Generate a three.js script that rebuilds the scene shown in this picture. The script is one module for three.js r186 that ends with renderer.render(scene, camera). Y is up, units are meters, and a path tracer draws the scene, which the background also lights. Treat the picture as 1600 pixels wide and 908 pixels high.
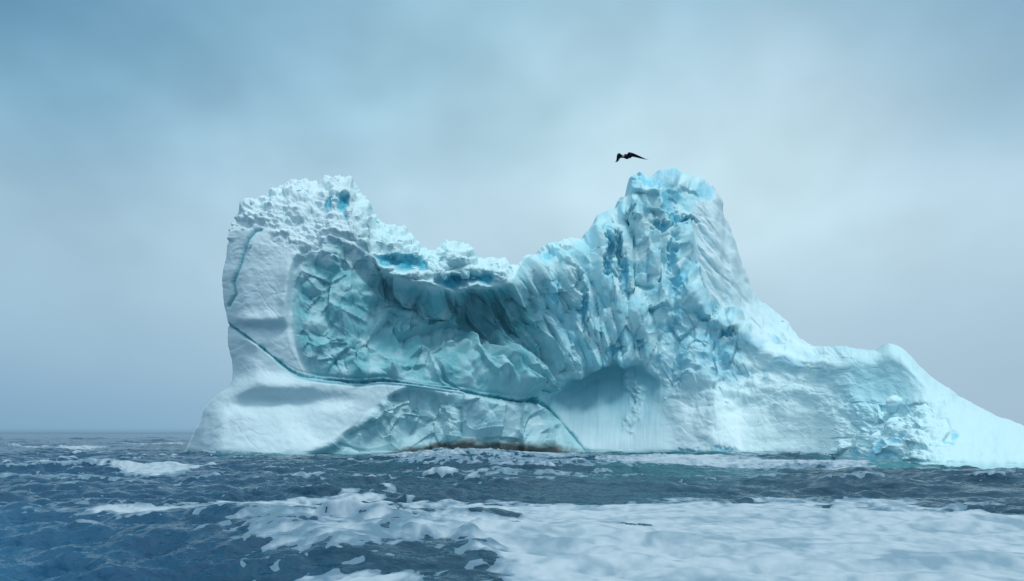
import * as THREE from 'three';
import { ConvexGeometry } from 'three/addons/geometries/ConvexGeometry.js';
import { mergeVertices } from 'three/addons/utils/BufferGeometryUtils.js';

// ------------------------------------------------------------------ small maths, seeded
const clamp = (x, a = 0, b = 1) => Math.min(b, Math.max(a, x));
const lerp = (a, b, t) => a + (b - a) * t;
const smooth = (a, b, x) => { x = clamp((x - a) / (b - a)); return x * x * (3 - 2 * x); };
const band = (x, a, b, s) => smooth(a - s, a + s, x) * (1 - smooth(b - s, b + s, x));
const gauss = (x, s) => Math.exp(-(x * x) / (s * s));
const blob = (x, y, cx, cy, rx, ry) => { const u = (x - cx) / rx, v = (y - cy) / ry; return Math.exp(-(u * u + v * v)); };
function rng(seed) { let s = seed >>> 0; return () => { s = (s + 0x6d2b79f5) >>> 0; let t = s; t = Math.imul(t ^ (t >>> 15), t | 1); t ^= t + Math.imul(t ^ (t >>> 7), t | 61); return ((t ^ (t >>> 14)) >>> 0) / 4294967296; }; }
const hash = (x, y, s) => { let h = Math.imul(x | 0, 374761393) ^ Math.imul(y | 0, 668265263) ^ Math.imul(s | 0, 2147483647 - 362437); h = Math.imul(h ^ (h >>> 13), 1274126177); h ^= h >>> 16; h = Math.imul(h, 2246822519); h ^= h >>> 15; return (h >>> 0) / 4294967296; };
const GX = new Float32Array(256), GY = new Float32Array(256);
for (let i = 0; i < 256; i++) { GX[i] = Math.cos(i / 256 * Math.PI * 2); GY[i] = Math.sin(i / 256 * Math.PI * 2); }
function noise(x, y, s = 0, per = 0) {           // gradient noise, about -0.7 .. 0.7
  const xi = Math.floor(x), yi = Math.floor(y), fx = x - xi, fy = y - yi;
  const u = fx * fx * fx * (fx * (fx * 6 - 15) + 10), v = fy * fy * fy * (fy * (fy * 6 - 15) + 10);
  const w = per ? (n) => ((n % per) + per) % per : (n) => n;
  const g = (a, b) => { const h = (hash(w(xi + a), w(yi + b), s) * 256) | 0; return GX[h] * (fx - a) + GY[h] * (fy - b); };
  return lerp(lerp(g(0, 0), g(1, 0), u), lerp(g(0, 1), g(1, 1), u), v);
}
function fbm(x, y, oct, s = 0, gain = 0.5) { let a = 1, f = 1, r = 0; for (let i = 0; i < oct; i++) { r += a * noise(x * f, y * f, s + i * 17); a *= gain; f *= 2.03; } return r; }
function ridged(x, y, oct, s = 0) { let a = 1, f = 1, r = 0; for (let i = 0; i < oct; i++) { r += a * (1 - 2.2 * Math.abs(noise(x * f, y * f, s + i * 17))); a *= 0.5; f *= 2.07; } return r / 2; }
// broken ice: flat tilted facets meeting in straight creases. sign +1 = proud blocks, -1 = hollow flakes
function facets(x, y, s, tilt, k, sign = 1) {
  const xi = Math.floor(x), yi = Math.floor(y); let best = -1e9, r2 = 0;
  for (let j = -1; j <= 1; j++) for (let i = -1; i <= 1; i++) {
    const a = xi + i, b = yi + j, dx = x - (a + 0.1 + 0.8 * hash(a, b, s)), dy = y - (b + 0.1 + 0.8 * hash(a, b, s + 1)), q = dx * dx + dy * dy;
    const v = (hash(a, b, s + 2) - 0.5) * 0.6 + tilt * ((hash(a, b, s + 3) - 0.5) * dx + (hash(a, b, s + 4) - 0.5) * dy) - k * q;
    if (v > best) { best = v; r2 = q; }
  }
  return sign * (best + 0.62 * k * Math.min(r2, 0.7));
}
function curve(pts) {                             // shape-preserving cubic through [x, y] pairs
  const n = pts.length, m = new Array(n), d = [];
  for (let i = 0; i < n - 1; i++) d.push((pts[i + 1][1] - pts[i][1]) / (pts[i + 1][0] - pts[i][0]));
  m[0] = d[0]; m[n - 1] = d[n - 2];
  for (let i = 1; i < n - 1; i++) m[i] = d[i - 1] * d[i] <= 0 ? 0 : 2 * d[i - 1] * d[i] / (d[i - 1] + d[i]);
  return (x) => {
    if (x <= pts[0][0]) return pts[0][1];
    if (x >= pts[n - 1][0]) return pts[n - 1][1];
    let i = 0; while (x > pts[i + 1][0]) i++;
    const h = pts[i + 1][0] - pts[i][0], t = (x - pts[i][0]) / h, t2 = t * t, t3 = t2 * t;
    return (2 * t3 - 3 * t2 + 1) * pts[i][1] + (t3 - 2 * t2 + t) * h * m[i] + (3 * t2 - 2 * t3) * pts[i + 1][1] + (t3 - t2) * h * m[i + 1];
  };
}
function polyline(pts) {                          // returns (x, y) -> [distance, signed side, position along 0..1]
  let total = 0; const L = [0]; for (let i = 1; i < pts.length; i++) L.push(total += Math.hypot(pts[i][0] - pts[i - 1][0], pts[i][1] - pts[i - 1][1]));
  return (x, y) => {
    let bd = 1e9, bs = 0, bt = 0;
    for (let i = 0; i < pts.length - 1; i++) {
      const ax = pts[i][0], ay = pts[i][1], ex = pts[i + 1][0] - ax, ey = pts[i + 1][1] - ay, l2 = ex * ex + ey * ey;
      const t = clamp(((x - ax) * ex + (y - ay) * ey) / l2), dx = x - ax - ex * t, dy = y - ay - ey * t, d = Math.hypot(dx, dy);
      if (d < bd) { bd = d; bs = Math.sign(ex * (y - ay) - ey * (x - ax)); bt = (L[i] + t * Math.sqrt(l2)) / total; }
    }
    return [bd, bd * bs, bt];
  };
}

// ------------------------------------------------------------------ scene, camera, sky, sun, exposure
const scene = new THREE.Scene();
const EYE = 2.5, LENS = 1600, HORIZON = 678;      // metres above the sea; focal length and horizon row on the survey chart
const camera = new THREE.PerspectiveCamera(2 * Math.atan(HORIZON / LENS) * 180 / Math.PI, 1600 / (2 * HORIZON), 0.5, 60000);
camera.setViewOffset(1600, 2 * HORIZON, 0, 0, 1600, 908);   // rising-front shift: the lens looks level
camera.position.set(0, EYE, 0); camera.lookAt(0, EYE, -100);
scene.add(camera);

const renderer = new THREE.WebGLRenderer({ antialias: true });
renderer.toneMapping = THREE.LinearToneMapping; renderer.toneMappingExposure = 1;
renderer.shadowMap.enabled = true;

const lin = (r, g, b) => [r, g, b].map((c) => { c /= 255; return c <= 0.04045 ? c / 12.92 : ((c + 0.055) / 1.055) ** 2.4; });
function skyTexture() {                           // an overcast, computed over the whole sphere
  const W = 1024, H = 512, data = new Float32Array(W * H * 4);
  // the cloud deck, lens vignette painted into its top left: brightness read off every six degrees up and thirteen across, then carried on round the sky
  const deck = [
    [[128, 167, 196], [140, 178, 204], [162, 193, 212], [168, 197, 214], [163, 190, 209]],
    [[156, 190, 212], [168, 200, 219], [176, 207, 225], [179, 208, 225], [169, 199, 217]],
    [[160, 194, 215], [173, 206, 224], [187, 217, 232], [196, 224, 237], [185, 214, 231]],
    [[124, 170, 197], [147, 188, 211], [174, 210, 226], [187, 217, 232], [152, 189, 211]],
    [[97, 146, 178], [131, 175, 201], [156, 196, 216], [154, 192, 213], [134, 175, 201]],
  ].map((r) => r.map((c) => lin(...c)));
  const zen = [0.92, 1.08, 1.18];
  const cubic = (p, t) => { const n = p.length - 1, i = Math.min(n - 1, Math.max(0, Math.floor(t))), u = t - i, g = (k) => p[clamp(k, 0, n)], a = g(i - 1), b = g(i), c = g(i + 1), d = g(i + 2); return b.map((_, q) => b[q] + 0.5 * u * (c[q] - a[q] + u * (2 * a[q] - 5 * b[q] + 4 * c[q] - d[q] + u * (3 * (b[q] - c[q]) + d[q] - a[q])))); };
  const mean = deck.map((r) => [0, 1, 2].map((q) => (r[0][q] + r[1][q] + r[2][q] + r[3][q] + r[4][q]) / 5));
  for (let j = 0; j < H; j++) for (let i = 0; i < W; i++) {
    const el = ((j + 0.5) / H - 0.5) * 180, az = (i + 0.5) / W * 360 - 90;   // row 0 is straight down
    const a = ((az + 540) % 360) - 180, e = Math.max(el, 0);             // 0 looks along -z, positive to the right
    const px = Math.cos(a / 57.3) * 5 + 40, pz = Math.sin(a / 57.3) * 5 + 40;
    const wob = fbm(pz * 1.2, e / 7 + px, 4, 900), streak = fbm(pz * 1.6 + e * 0.05, e / 5 + px - pz * 0.3, 5, 950);
    const te = clamp((e + 1.6 * wob * smooth(1, 8, e)) / 5.8, 0, 4), ta = clamp((a + 2.5 * streak) / 13.3 + 2, 0, 4);
    let c = cubic(deck.map((r) => cubic(r, ta)), te);
    const wide = cubic(mean, te), off = smooth(30, 60, Math.abs(a));
    c = c.map((v, k) => lerp(v, wide[k], off) * (1 + (0.11 * streak + 0.03 * fbm(pz * 5, e / 2 + px * 2, 4, 970)) * smooth(2, 12, e)));
    const up = smooth(25, 64, e + 5 * streak);
    c = c.map((v, k) => lerp(v, zen[k], up));
    if (el < 0) c = [0.06, 0.13, 0.2];
    const o = (j * W + i) * 4; data[o] = c[0]; data[o + 1] = c[1]; data[o + 2] = c[2]; data[o + 3] = 1;
  }
  const t = new THREE.DataTexture(data, W, H, THREE.RGBAFormat, THREE.FloatType);
  t.mapping = THREE.EquirectangularReflectionMapping; t.magFilter = t.minFilter = THREE.LinearFilter; t.wrapS = THREE.RepeatWrapping;
  t.colorSpace = THREE.LinearSRGBColorSpace; t.needsUpdate = true; return t;
}
scene.background = skyTexture(); scene.environment = scene.background; 
const sun = new THREE.DirectionalLight(new THREE.Color().setRGB(1, 0.97, 0.92), 1.5);
sun.position.set(38, 145, -88); sun.target.position.set(0, 8, -125); sun.castShadow = true; sun.shadow.radius = 26;
Object.assign(sun.shadow.camera, { left: -90, right: 90, top: 90, bottom: -90, near: 1, far: 400 }); sun.shadow.mapSize.set(4096, 4096);
scene.add(sun, sun.target);

const numbered = ((seen) => (name) => { const n = seen[name] = (seen[name] ?? -1) + 1; return n ? `${name}_${String(n).padStart(3, '0')}` : name; })({});
const part = (name, geometry, material, parent) => { const m = new THREE.Mesh(geometry, material); m.name = name; m.castShadow = m.receiveShadow = true; parent.add(m); return m; };

// ------------------------------------------------------------------ surface grain
function grain(size, cells, oct, seed, sx = 1) {   // tileable noise for relief
  const d = new Uint8Array(size * size * 4);
  for (let j = 0; j < size; j++) for (let i = 0; i < size; i++) {
    let a = 1, p = cells, r = 0, n = 0;
    for (let o = 0; o < oct; o++) { r += a * noise(i / size * p * sx, j / size * p, seed + o, 0 || p); n += a; a *= 0.5; p *= 2; }
    const v = clamp(0.5 + 0.62 * r / n * 1.6) * 255, k = (j * size + i) * 4; d[k] = d[k + 1] = d[k + 2] = v; d[k + 3] = 255;
  }
  const t = new THREE.DataTexture(d, size, size, THREE.RGBAFormat); t.wrapS = t.wrapT = THREE.RepeatWrapping; t.magFilter = THREE.LinearFilter; t.minFilter = THREE.LinearMipmapLinearFilter; t.generateMipmaps = true; t.needsUpdate = true; return t;
}
const grainTexture = grain(512, 8, 6, 31);
const iceBase = { color: 0xffffff, vertexColors: true, bumpMap: grainTexture, ior: 1.31 };
const M = {
  snow: new THREE.MeshPhysicalMaterial({ ...iceBase, roughness: 0.85, bumpScale: 0.07, specularIntensity: 0.4 }),
  facet: new THREE.MeshPhysicalMaterial({ ...iceBase, roughness: 0.5, bumpScale: 0.05, specularIntensity: 0.7 }),
  smoothIce: new THREE.MeshPhysicalMaterial({ ...iceBase, roughness: 0.42, bumpScale: 0.014, specularIntensity: 0.7 }),
};

// ------------------------------------------------------------------ the iceberg
// It is surveyed on a chart: (cx, cy) are bearings from the boat, the depth curves below give the distance of each.
const place = (cx, cy, d) => [(cx - 800) / LENS * d, EYE + (HORIZON - cy) / LENS * d, -d];
const crestAt = curve([[358, 346], [362, 342], [367, 336], [374, 327], [386, 317], [407, 302], [420, 294], [444, 286], [476, 283], [494, 288], [505, 280], [526, 274], [544, 281], [558, 301], [573, 311], [579, 335], [597, 350], [621, 355], [647, 372], [663, 387], [680, 390], [700, 382], [729, 383], [741, 394], [748, 402], [790, 411], [799, 418], [812, 416], [827, 406], [853, 395], [877, 388], [917, 370], [929, 362], [936, 343], [968, 330], [976, 314], [990, 304], [994, 285], [1020, 271], [1055, 261], [1078, 271], [1112, 291], [1125, 320], [1130, 341], [1140, 359], [1147, 380], [1155, 409], [1166, 432], [1178, 453], [1201, 479], [1224, 500], [1253, 530], [1283, 543], [1314, 543], [1366, 546], [1390, 537], [1406, 543], [1438, 572], [1478, 604], [1515, 628], [1558, 650], [1600, 666], [1680, 694], [1780, 728]]);
const leftAt = curve([[300, 372], [345, 362], [375, 358], [440, 347], [462, 348], [480, 351], [491, 354], [525, 355], [565, 363], [590, 364], [604, 357], [615, 343], [640, 318], [657, 313], [675, 303], [690, 296], [712, 288], [730, 286]]);
const waterAt = curve([[285, 158], [300, 142], [320, 127], [350, 121], [450, 118], [600, 121], [700, 124], [800, 127], [900, 131], [1000, 130], [1100, 126], [1180, 121], [1250, 113], [1330, 97], [1400, 83], [1450, 75], [1600, 70], [1780, 67]]);
const lipAt = curve([[440, 432], [452, 416], [465, 398], [500, 378], [530, 372], [560, 388], [600, 424], [640, 440], [720, 453], [770, 448], [800, 432], [830, 412], [870, 400]]);
const alcoveTop = curve([[825, 640], [850, 614], [870, 603], [900, 586], [950, 564], [1000, 566], [1040, 595], [1068, 640], [1082, 712]]);
const seamFrom = [[356, 508], [372, 518], [398, 536], [425, 557], [450, 577], [465, 585], [500, 592], [560, 598], [600, 595], [632, 598], [670, 603], [712, 609], [750, 617], [786, 623], [806, 629], [826, 627], [845, 629], [862, 641], [880, 660], [895, 679], [910, 698], [922, 710]];
const seam = polyline(seamFrom);
const sideSeam = polyline([[407, 359], [398, 361], [388, 374], [378, 398], [370, 426], [363, 442], [366, 460], [357, 478]]);
const arrisAt = curve([[380, 480], [395, 468], [410, 456], [440, 450], [490, 446], [540, 455], [590, 480]]);
// setbacks behind the waterline, in metres, at fractions of the height
const T = [0, 0.1, 0.2, 0.3, 0.4, 0.5, 0.6, 0.7, 0.8, 0.9, 1];
const sections = [
  [290, [0, 1.4, 3, 4.5, 6, 7, 7.6, 8.4, 9.6, 11, 14]],
  [360, [0, 1.9, 4.3, 5.6, 7, 7.4, 7.8, 8.6, 9.4, 11, 14]],
  [450, [0, 2.2, 4.6, 6.2, 6.4, 6.7, 7.2, 7.9, 9.6, 12.4, 16]],
  [520, [0, 1.6, 2.8, 4.2, 4.8, 5.4, 6.0, 6.9, 8.2, 11.2, 15]],
  [620, [0, 0.9, 1.5, 2.1, 3.4, 5.2, 6.8, 7.2, 4.4, 5.8, 10]],
  [700, [0, 0.7, 1.1, 1.6, 3.3, 5.4, 7.0, 7.4, 4.2, 4.8, 8.5]],
  [790, [0, 0.7, 1.2, 1.8, 3.8, 5.6, 6.6, 6.8, 6.2, 4.4, 6.2]],
  [870, [0, 1.8, 3.4, 5.6, 6.0, 6.2, 6.3, 6.2, 5.6, 6.0, 8.5]],
  [950, [0, 2.2, 4.0, 5.6, 6.8, 6.2, 6.4, 7.2, 8.4, 9.8, 12]],
  [1050, [0, 1.8, 3.8, 5.8, 7.2, 8.4, 9.6, 10.8, 12.0, 13.4, 16]],
  [1130, [0, 2.0, 3.9, 5.9, 7.7, 9.5, 11.2, 13, 15.2, 17.8, 22]],
  [1200, [0, 1.8, 3.4, 4.9, 6.3, 7.7, 9.3, 11.2, 14, 17.6, 22]],
  [1270, [0, 1.4, 2.8, 4.2, 5.5, 6.8, 8.1, 9.4, 10.8, 12.6, 16]],
  [1340, [0, 1.4, 2.9, 4.4, 6.0, 7.6, 9.2, 10.8, 12.2, 13.8, 17]],
  [1400, [0, 1.5, 3.2, 5.2, 7.2, 9.2, 11, 12.6, 14.2, 16, 19]],
  [1470, [0, 1.6, 3.2, 4.9, 6.6, 8.3, 10, 11.8, 13.4, 15, 17.6]],
  [1600, [0, 0.9, 1.8, 2.8, 3.8, 4.8, 5.8, 6.8, 7.8, 8.8, 10.4]],
  [1780, [0, 0.4, 0.8, 1.2, 1.6, 2, 2.4, 2.8, 3.2, 3.6, 4.2]],
];
const along = T.map((_, k) => curve(sections.map(([x, s]) => [x, s[k]])));
function setback(cx, t) { const f = clamp(t) * 10, k = Math.min(9, Math.floor(f)), u = f - k;
  const p0 = along[Math.max(0, k - 1)](cx), p1 = along[k](cx), p2 = along[k + 1](cx), p3 = along[Math.min(10, k + 2)](cx);
  return p1 + 0.5 * u * (p2 - p0 + u * (2 * p0 - 5 * p1 + 4 * p2 - p3 + u * (3 * (p1 - p2) + p3 - p0))); }

// large forms, pushed back (+) or brought forward (-), metres
const lowerDiagonal = polyline([[470, 712], [520, 690], [560, 660], [600, 622], [640, 602], [700, 612]]);
const ridgeRight = polyline([[1030, 330], [1062, 430], [1090, 470], [1130, 505], [1190, 540], [1240, 560], [1290, 566]]);
const lump = polyline([[982, 592], [996, 612], [994, 640], [984, 664]]);
const hollows = [ // blue hollows in the ice: x, y, radii, depth
  [536, 318, 9, 13, 1.6], [513, 318, 5, 13, 1.0], [540, 336, 4, 9, 0.6], [634, 411, 22, 13, 1.8], [606, 408, 16, 9, 1.2], [658, 414, 9, 12, 1.3], [705, 440, 22, 11, 1.8], [757, 436, 16, 8, 1.3], [735, 434, 12, 6, 0.8],
  [1016, 287, 24, 7, 1.0], [1042, 318, 10, 22, 1.1], [1060, 308, 10, 14, 0.9], [1030, 358, 14, 8, 1.2], [1072, 348, 18, 5, 0.8], [1050, 344, 5, 14, 0.8], [1100, 300, 16, 14, 0.6], [1048, 400, 6, 34, 0.9], [1060, 440, 10, 20, 0.8], [952, 395, 6, 26, 0.9], [966, 402, 5, 34, 0.9], [975, 440, 7, 30, 0.9], [945, 420, 6, 20, 0.8],
  [868, 466, 5, 30, 0.8], [912, 486, 5, 34, 0.8], [850, 403, 18, 6, 0.8], [960, 546, 16, 6, 0.6], [1135, 525, 14, 5, 0.4],
  [1336, 708, 6, 9, 0.7], [1362, 716, 12, 10, 0.9], [1375, 700, 9, 14, 0.8], [1398, 690, 10, 6, 0.6], [1412, 683, 8, 4, 0.5], [1484, 692, 9, 4, 0.4], [1492, 680, 4, 8, 0.4], [1075, 706, 18, 5, 0.6], [1130, 706, 20, 7, 0.7], [1417, 632, 2.5, 8, 0.4], [1390, 712, 16, 5, 0.5],
];
function hollowAt(cx, cy) {
  const wild = band(cx, 830, 1250, 30), hx = cx + 7 * noise(cx / 11, cy / 16, 71) + 5 * wild * noise(cx / 4.5, cy / 7, 74), hy = cy + (5 + 4 * wild) * noise(cx / 13, cy / 11, 72) + 6 * wild * noise(cx / 4, cy / 6, 75); let m = 0, d = 0;
  for (const [x, y, rx, ry, deep] of hollows) if (Math.abs(cx - x) < 3 * rx && Math.abs(cy - y) < 3 * ry) { const e = Math.exp(-Math.pow(((hx - x) / rx) ** 2 + ((hy - y) / ry) ** 2, 2)); if (e > m) m = e; d += deep * e; }
  return [m, d];
}
function form(cx, cy, crest, left) {
  let p = 0;
  p += 3.4 * Math.pow(clamp(1 - (cy - crest) / 26), 2) + 4.2 * Math.pow(clamp(1 - (cx - left) / 42), 2);
  const da = cx - arrisAt(cy);
  p += 0.5 * smooth(-2, 12, da) * (1 - smooth(60, 160, da)) * band(cy, 405, 500, 20) + 0.5 * smooth(-2, 9, da) * (1 - smooth(60, 160, da)) * band(cy, 400, 578, 20);
  p -= 0.7 * gauss(da + 4, 9) * band(cy, 405, 490, 20);
  p += 0.78 * gauss(cy - 629 + 0.03 * (cx - 430), 13) * band(cx, 325, 545, 30);            // hollow along the foot
  p -= 1.0 * gauss(cy - 602 + 0.02 * (cx - 430), 14) * band(cx, 345, 500, 30);
  p -= 0.7 * gauss(cy - 498, 10) * band(cx, 355, 440, 20);
  p += 0.5 * gauss(cy - 516, 11) * band(cx, 355, 450, 20);
  const [, sl] = lowerDiagonal(cx, cy);
  p += 1.4 * smooth(-3, 18, sl) * band(cx, 480, 700, 12) * smooth(585, 615, cy);
  // the lip over the dark hollow
  const dl = cy - lipAt(cx);
  p -= 1.1 * gauss(dl + 6, 11) * band(cx, 590, 800, 30);
  p += 1.6 * smooth(-6, 34, dl) * (1 - smooth(60, 130, dl)) * band(cx, 585, 800, 25);
  p += 1.6 * blob(cx, cy, 760, 520, 90, 45);
  // slab in front of the alcove, below the arching seam
  const [sd, ss, st] = seam(cx, cy);
  p -= 1.5 * smooth(-2, 4, ss) * band(cx, 815, 918, 6) * smooth(0.7, 0.78, st);
  p -= 0.5 * smooth(-1, 1.5, ss) * band(cx, 350, 500, 20) * smooth(0, 30, 60 - sd);
  // alcove: hollowed below its arched rim
  const du = cy - alcoveTop(cx), inside = smooth(844, 872, cx) * (1 - smooth(950, 1080, cx));
  p += inside * 3.2 * smooth(-8, 26, du) * (1 - smooth(40, 130, du));
  p -= 0.35 * (1 - smooth(3, 16, lump(cx, cy)[0] + 9 * noise(cx / 9, cy / 12, 73)));
  p -= 1.9 * gauss(cx - 1118 + 10 * noise(cx / 30, cy / 30, 79), lerp(10, 36, smooth(590, 705, cy))) * smooth(585, 660, cy);
  // upper snow field right of the spire breaks over into the wall below
  const [, rr] = ridgeRight(cx, cy);
  p += band(cx, 1050, 1290, 20) * (1.9 * smooth(0, 7, -rr) * (1 - smooth(30, 90, -rr)) - 1.5 * gauss(rr - 4, 12));
  // mounds on the saddle
  p -= 2.4 * blob(cx, cy, 712, 398, 34, 15) + 1.8 * blob(cx, cy, 776, 420, 22, 11) + 1.6 * blob(cx, cy, 690, 425, 18, 8) + 1.2 * blob(cx, cy, 735, 420, 16, 8);
  // spire blocks
  p -= 1.6 * band(cx, 994, 1030, 4) * band(cy, 285, 306, 5) + 1.4 * band(cx, 972, 1002, 4) * band(cy, 314, 344, 6) + 1.2 * band(cx, 1008, 1036, 4) * band(cy, 292, 332, 5) + 1.5 * blob(cx, cy, 1055, 285, 16, 22);
  // tail: hollow flank, smooth crest, heap at the foot
  p += 1.3 * blob(cx, cy, 1375, 600, 46, 45) - 1.5 * band(cx, 1310, 1480, 45) * smooth(640, 712, cy + Math.abs(cx - 1400) * 0.5);
  p += hollowAt(cx, cy)[1] * (cx > 800 ? 0.4 : 1.1);
  return p;
}
// where each kind of surface is
function zones(cx, cy) {
  const w = {}, n = noise(cx / 22, cy / 22, 5) * 14, crest = crestAt(cx), dl = cy - lipAt(cx) + n * 0.4, du = cy - alcoveTop(cx);
  const [sd, ss] = seam(cx, cy);
  w.hollow = hollowAt(cx, cy)[0]; w.sd = sd; w.ss = ss; w.du = du;
  w.crown = (1 - smooth(-14, 14, cy - curveCrown(cx) + n)) * (1 - smooth(520, 600, cx + n));
  w.saddle = smooth(455, 560, cx + n) * (1 - smooth(793, 817, cx)) * (1 - smooth(-6, 2, dl)); w.crown = Math.max(w.crown, w.saddle);
  w.below = smooth(-1, 1, ss) * (1 - smooth(900, 925, cx));
  const lower = w.below * smooth(-2, 8, lowerDiagonal(cx, cy)[1] + n * 0.2) * smooth(470, 500, cx);
  w.alcove = smooth(840, 862, cx) * (1 - smooth(1010, 1078, cx + n)) * smooth(-6, 10, du + n * 1.2) * smooth(-3, 3, -ss + (cx > 925 ? 20 : 0));
  w.cliff = clamp(band(cx + n, 452, 905, 8) * smooth(-2, 8, dl) * (1 - w.below) * smooth(-3, 22, cx - arrisAt(cy) + n * 0.4) + lower) * (1 - w.alcove);
  w.flute = smooth(790, 850, cx - (cy - 430) * 0.4) * (1 - smooth(1130, 1180, cx + n - (cy - 450) * 0.1)) * (1 - w.alcove) * (1 - w.below) * (1 - smooth(560, 640, cy));
  const sw = cx - sweepAt(cy) + n * 0.5; w.sweep = smooth(-6, 16, sw) * smooth(940, 1060, cx) * (1 - smooth(1290, 1350, cx));
  w.flute *= 1 - 0.88 * w.sweep;
  w.cliff *= 1 - 0.7 * w.flute;
  w.rubble = smooth(1010, 1060, cx + n) * (1 - smooth(1290, 1370, cx + n)) * smooth(430, 500, cy) * (1 - 0.75 * smooth(600, 680, cy)) * (1 - w.alcove);
  w.rubble *= 1 - 0.8 * w.sweep;
  w.heap = band(cx, 1310, 1480, 25) * smooth(622, 660, cy + Math.abs(cx - 1400) * 0.35 + n * 0.5);
  return w;
}
const sweepAt = curve([[255, 1092], [300, 1086], [340, 1076], [430, 1086], [470, 1108], [505, 1158], [530, 1215], [556, 1290], [570, 1420], [720, 1800]]);
const curveCrown = curve([[350, 372], [400, 350], [430, 372], [470, 398], [520, 380], [560, 390]]);
const blueVeins = (cx, cy) => { const k = 0.75 * (1 - smooth(860, 1010, cx)), b = cx - k * (cy - 400); return smooth(0.31, 0.6, 0.5 * ridged(b / 26, cy / 95, 3, 60) + 0.35 * noise(b / 50, cy / 60, 64) + 0.12 * noise(cx / 14, cy / 20, 66)); };
function detail(cx, cy, w) {                        // metres along the outward normal
  let d = 0;
  const k = 0.75 * (1 - smooth(860, 1010, cx)), b = cx - k * (cy - 400) + 5 * noise(cx / 30, cy / 60, 7);
  if (w.crown > 0.01) d += w.crown * (0.85 * lerp(facets(cx / 24 + 3, cy / 16, 11, 1.8, 0.9), facets(cx / 42 + 3, cy / 12, 12, 1.8, 0.9), w.saddle) + 0.42 * facets(cx / 9.5, cy / 7 + 9, 21, 1.8, 0.9) + 0.5 * fbm(cx / 16, cy / 9, 4, 41) - 0.1);
  if (w.cliff > 0.01) {
    const lean = smooth(580, 780, cx) * (1 - w.below), qx = cx - lean * 0.75 * (cy - 500) + 10 * noise(cx / 50, cy / 50, 8), qy = cy + lean * 0.35 * (cx - 700) + 10 * noise(cx / 50, cy / 50, 9), lx = lerp(0.9, 0.56, lean), ly = lerp(0.9, 1.5, lean);
    const size = 0.75 + 0.5 * noise(cx / 120, cy / 90, 10);
    const amp = (w.below > 0.5 ? 0.5 * lerp(1, 0.4, smooth(672, 698, cy)) : lerp(0.3, 1, smooth(0, 60, cx - arrisAt(cy)) ) * lerp(0.62, 1, smooth(560, 660, cx))) * lerp(0.25, 1, smooth(2, 16, w.sd)) * lerp(1, lerp(0.3, 1, smooth(0, 44, cy - lipAt(cx))), band(cx, 590, 820, 20));
    const ux = qx - 670, uy = qy - 520;
    d += w.cliff * amp * (1 - 0.3 * blob(cx, cy, 740, 490, 90, 50)) * (3.1 * facets(ux / (58 * lx), uy / (60 * ly), 101, 2.6, 0.7) + (1.0 + size) * facets(ux / (31 * lx) + 4, uy / (36 * ly), 111, 2.4, 0.8, -1) + 1.35 * facets(ux / (17 * lx) + 2, uy / (20 * ly), 116, 2.6, 0.8) * smooth(-0.25, 0.2, noise(cx / 45, cy / 45, 12)) + 0.3 * facets(ux / 8, uy / 9, 121, 2.2, 0.8, -1) + 0.07 * fbm(cx / 9, cy / 9, 4, 131) - 0.2);
  }
  if (w.flute > 0.01) d += w.flute * lerp(0.5, 1, smooth(0, 40, cy - crestAt(cx))) * (-0.95 + 2.7 * facets(b / 43, cy / 76, 201, 2.5, 0.7) + 1.4 * facets(b / 21 + 5, cy / 44, 211, 2.5, 0.7) + 0.65 * facets(b / 11, cy / 20 + 3, 221, 2.4, 0.7, -1) * smooth(-0.15, 0.3, noise(cx / 40, cy / 40, 13)) + 0.16 * fbm(b / 8, cy / 16, 3, 231));
  if (w.rubble > 0.01) d += w.rubble * ((0.6 - 0.35 * smooth(1110, 1220, cx)) * facets(cx / 30, cy / 22, 301, 1.6, 1.0) + 0.26 * (1 - 0.85 * smooth(1110, 1220, cx)) * facets(cx / 12, cy / 9, 311, 1.6, 1.0) * smooth(-0.25, 0.3, noise(cx / 35, cy / 35, 14)) * (1 - 0.8 * smooth(560, 640, cy)) + lerp(1.0, 0.65, smooth(1130, 1240, cx)) * fbm(cx / 44, cy / 30, 6, 321, 0.42) + 0.10 * noise(cx / 8, cy / 60, 331) * smooth(560, 640, cy));
  if (w.heap > 0.01) d += w.heap * (1.0 * facets(cx / 38, cy / 24, 401, 1.2, 1.2) + 0.14 * facets(cx / 13, cy / 9, 411, 1.2, 1.2) + 0.3 * fbm(cx / 16, cy / 12, 4, 421));
  if (w.alcove > 0.01) { const patch = 1 - smooth(4, 13, lump(cx, cy)[0] + 9 * noise(cx / 9, cy / 12, 73)); d += w.alcove * (0.045 * noise(cx / 7 + cy / 60, cy / 90, 501) + 0.04 * noise(cx / 2.6, cy / 50, 502) + 0.3 * noise(cx / 44, cy / 40, 503) + patch * (0.22 * facets(cx / 9, cy / 9, 511, 1.6, 0.9) + 0.3 * fbm(cx / 8, cy / 8, 3, 512))); }
  const calm = clamp(1 - w.crown - w.cliff - w.flute - w.rubble - w.heap - w.alcove);
  d += calm * (0.24 * fbm(cx / 50, cy / 44, 3, 601) + 0.035 * fbm(cx / 9, cy / 7, 3, 611));
  d += calm * (0.022 * noise((cx + cy) / 16, (cy - cx) / 5, 614) * smooth(-0.1, 0.4, noise(cx / 40, cy / 40, 615)) - 0.05 * smooth(0.42, 0.6, noise(cx / 5, cy / 4, 616)) * (cx < 560 ? 1 : 0.4));
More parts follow.
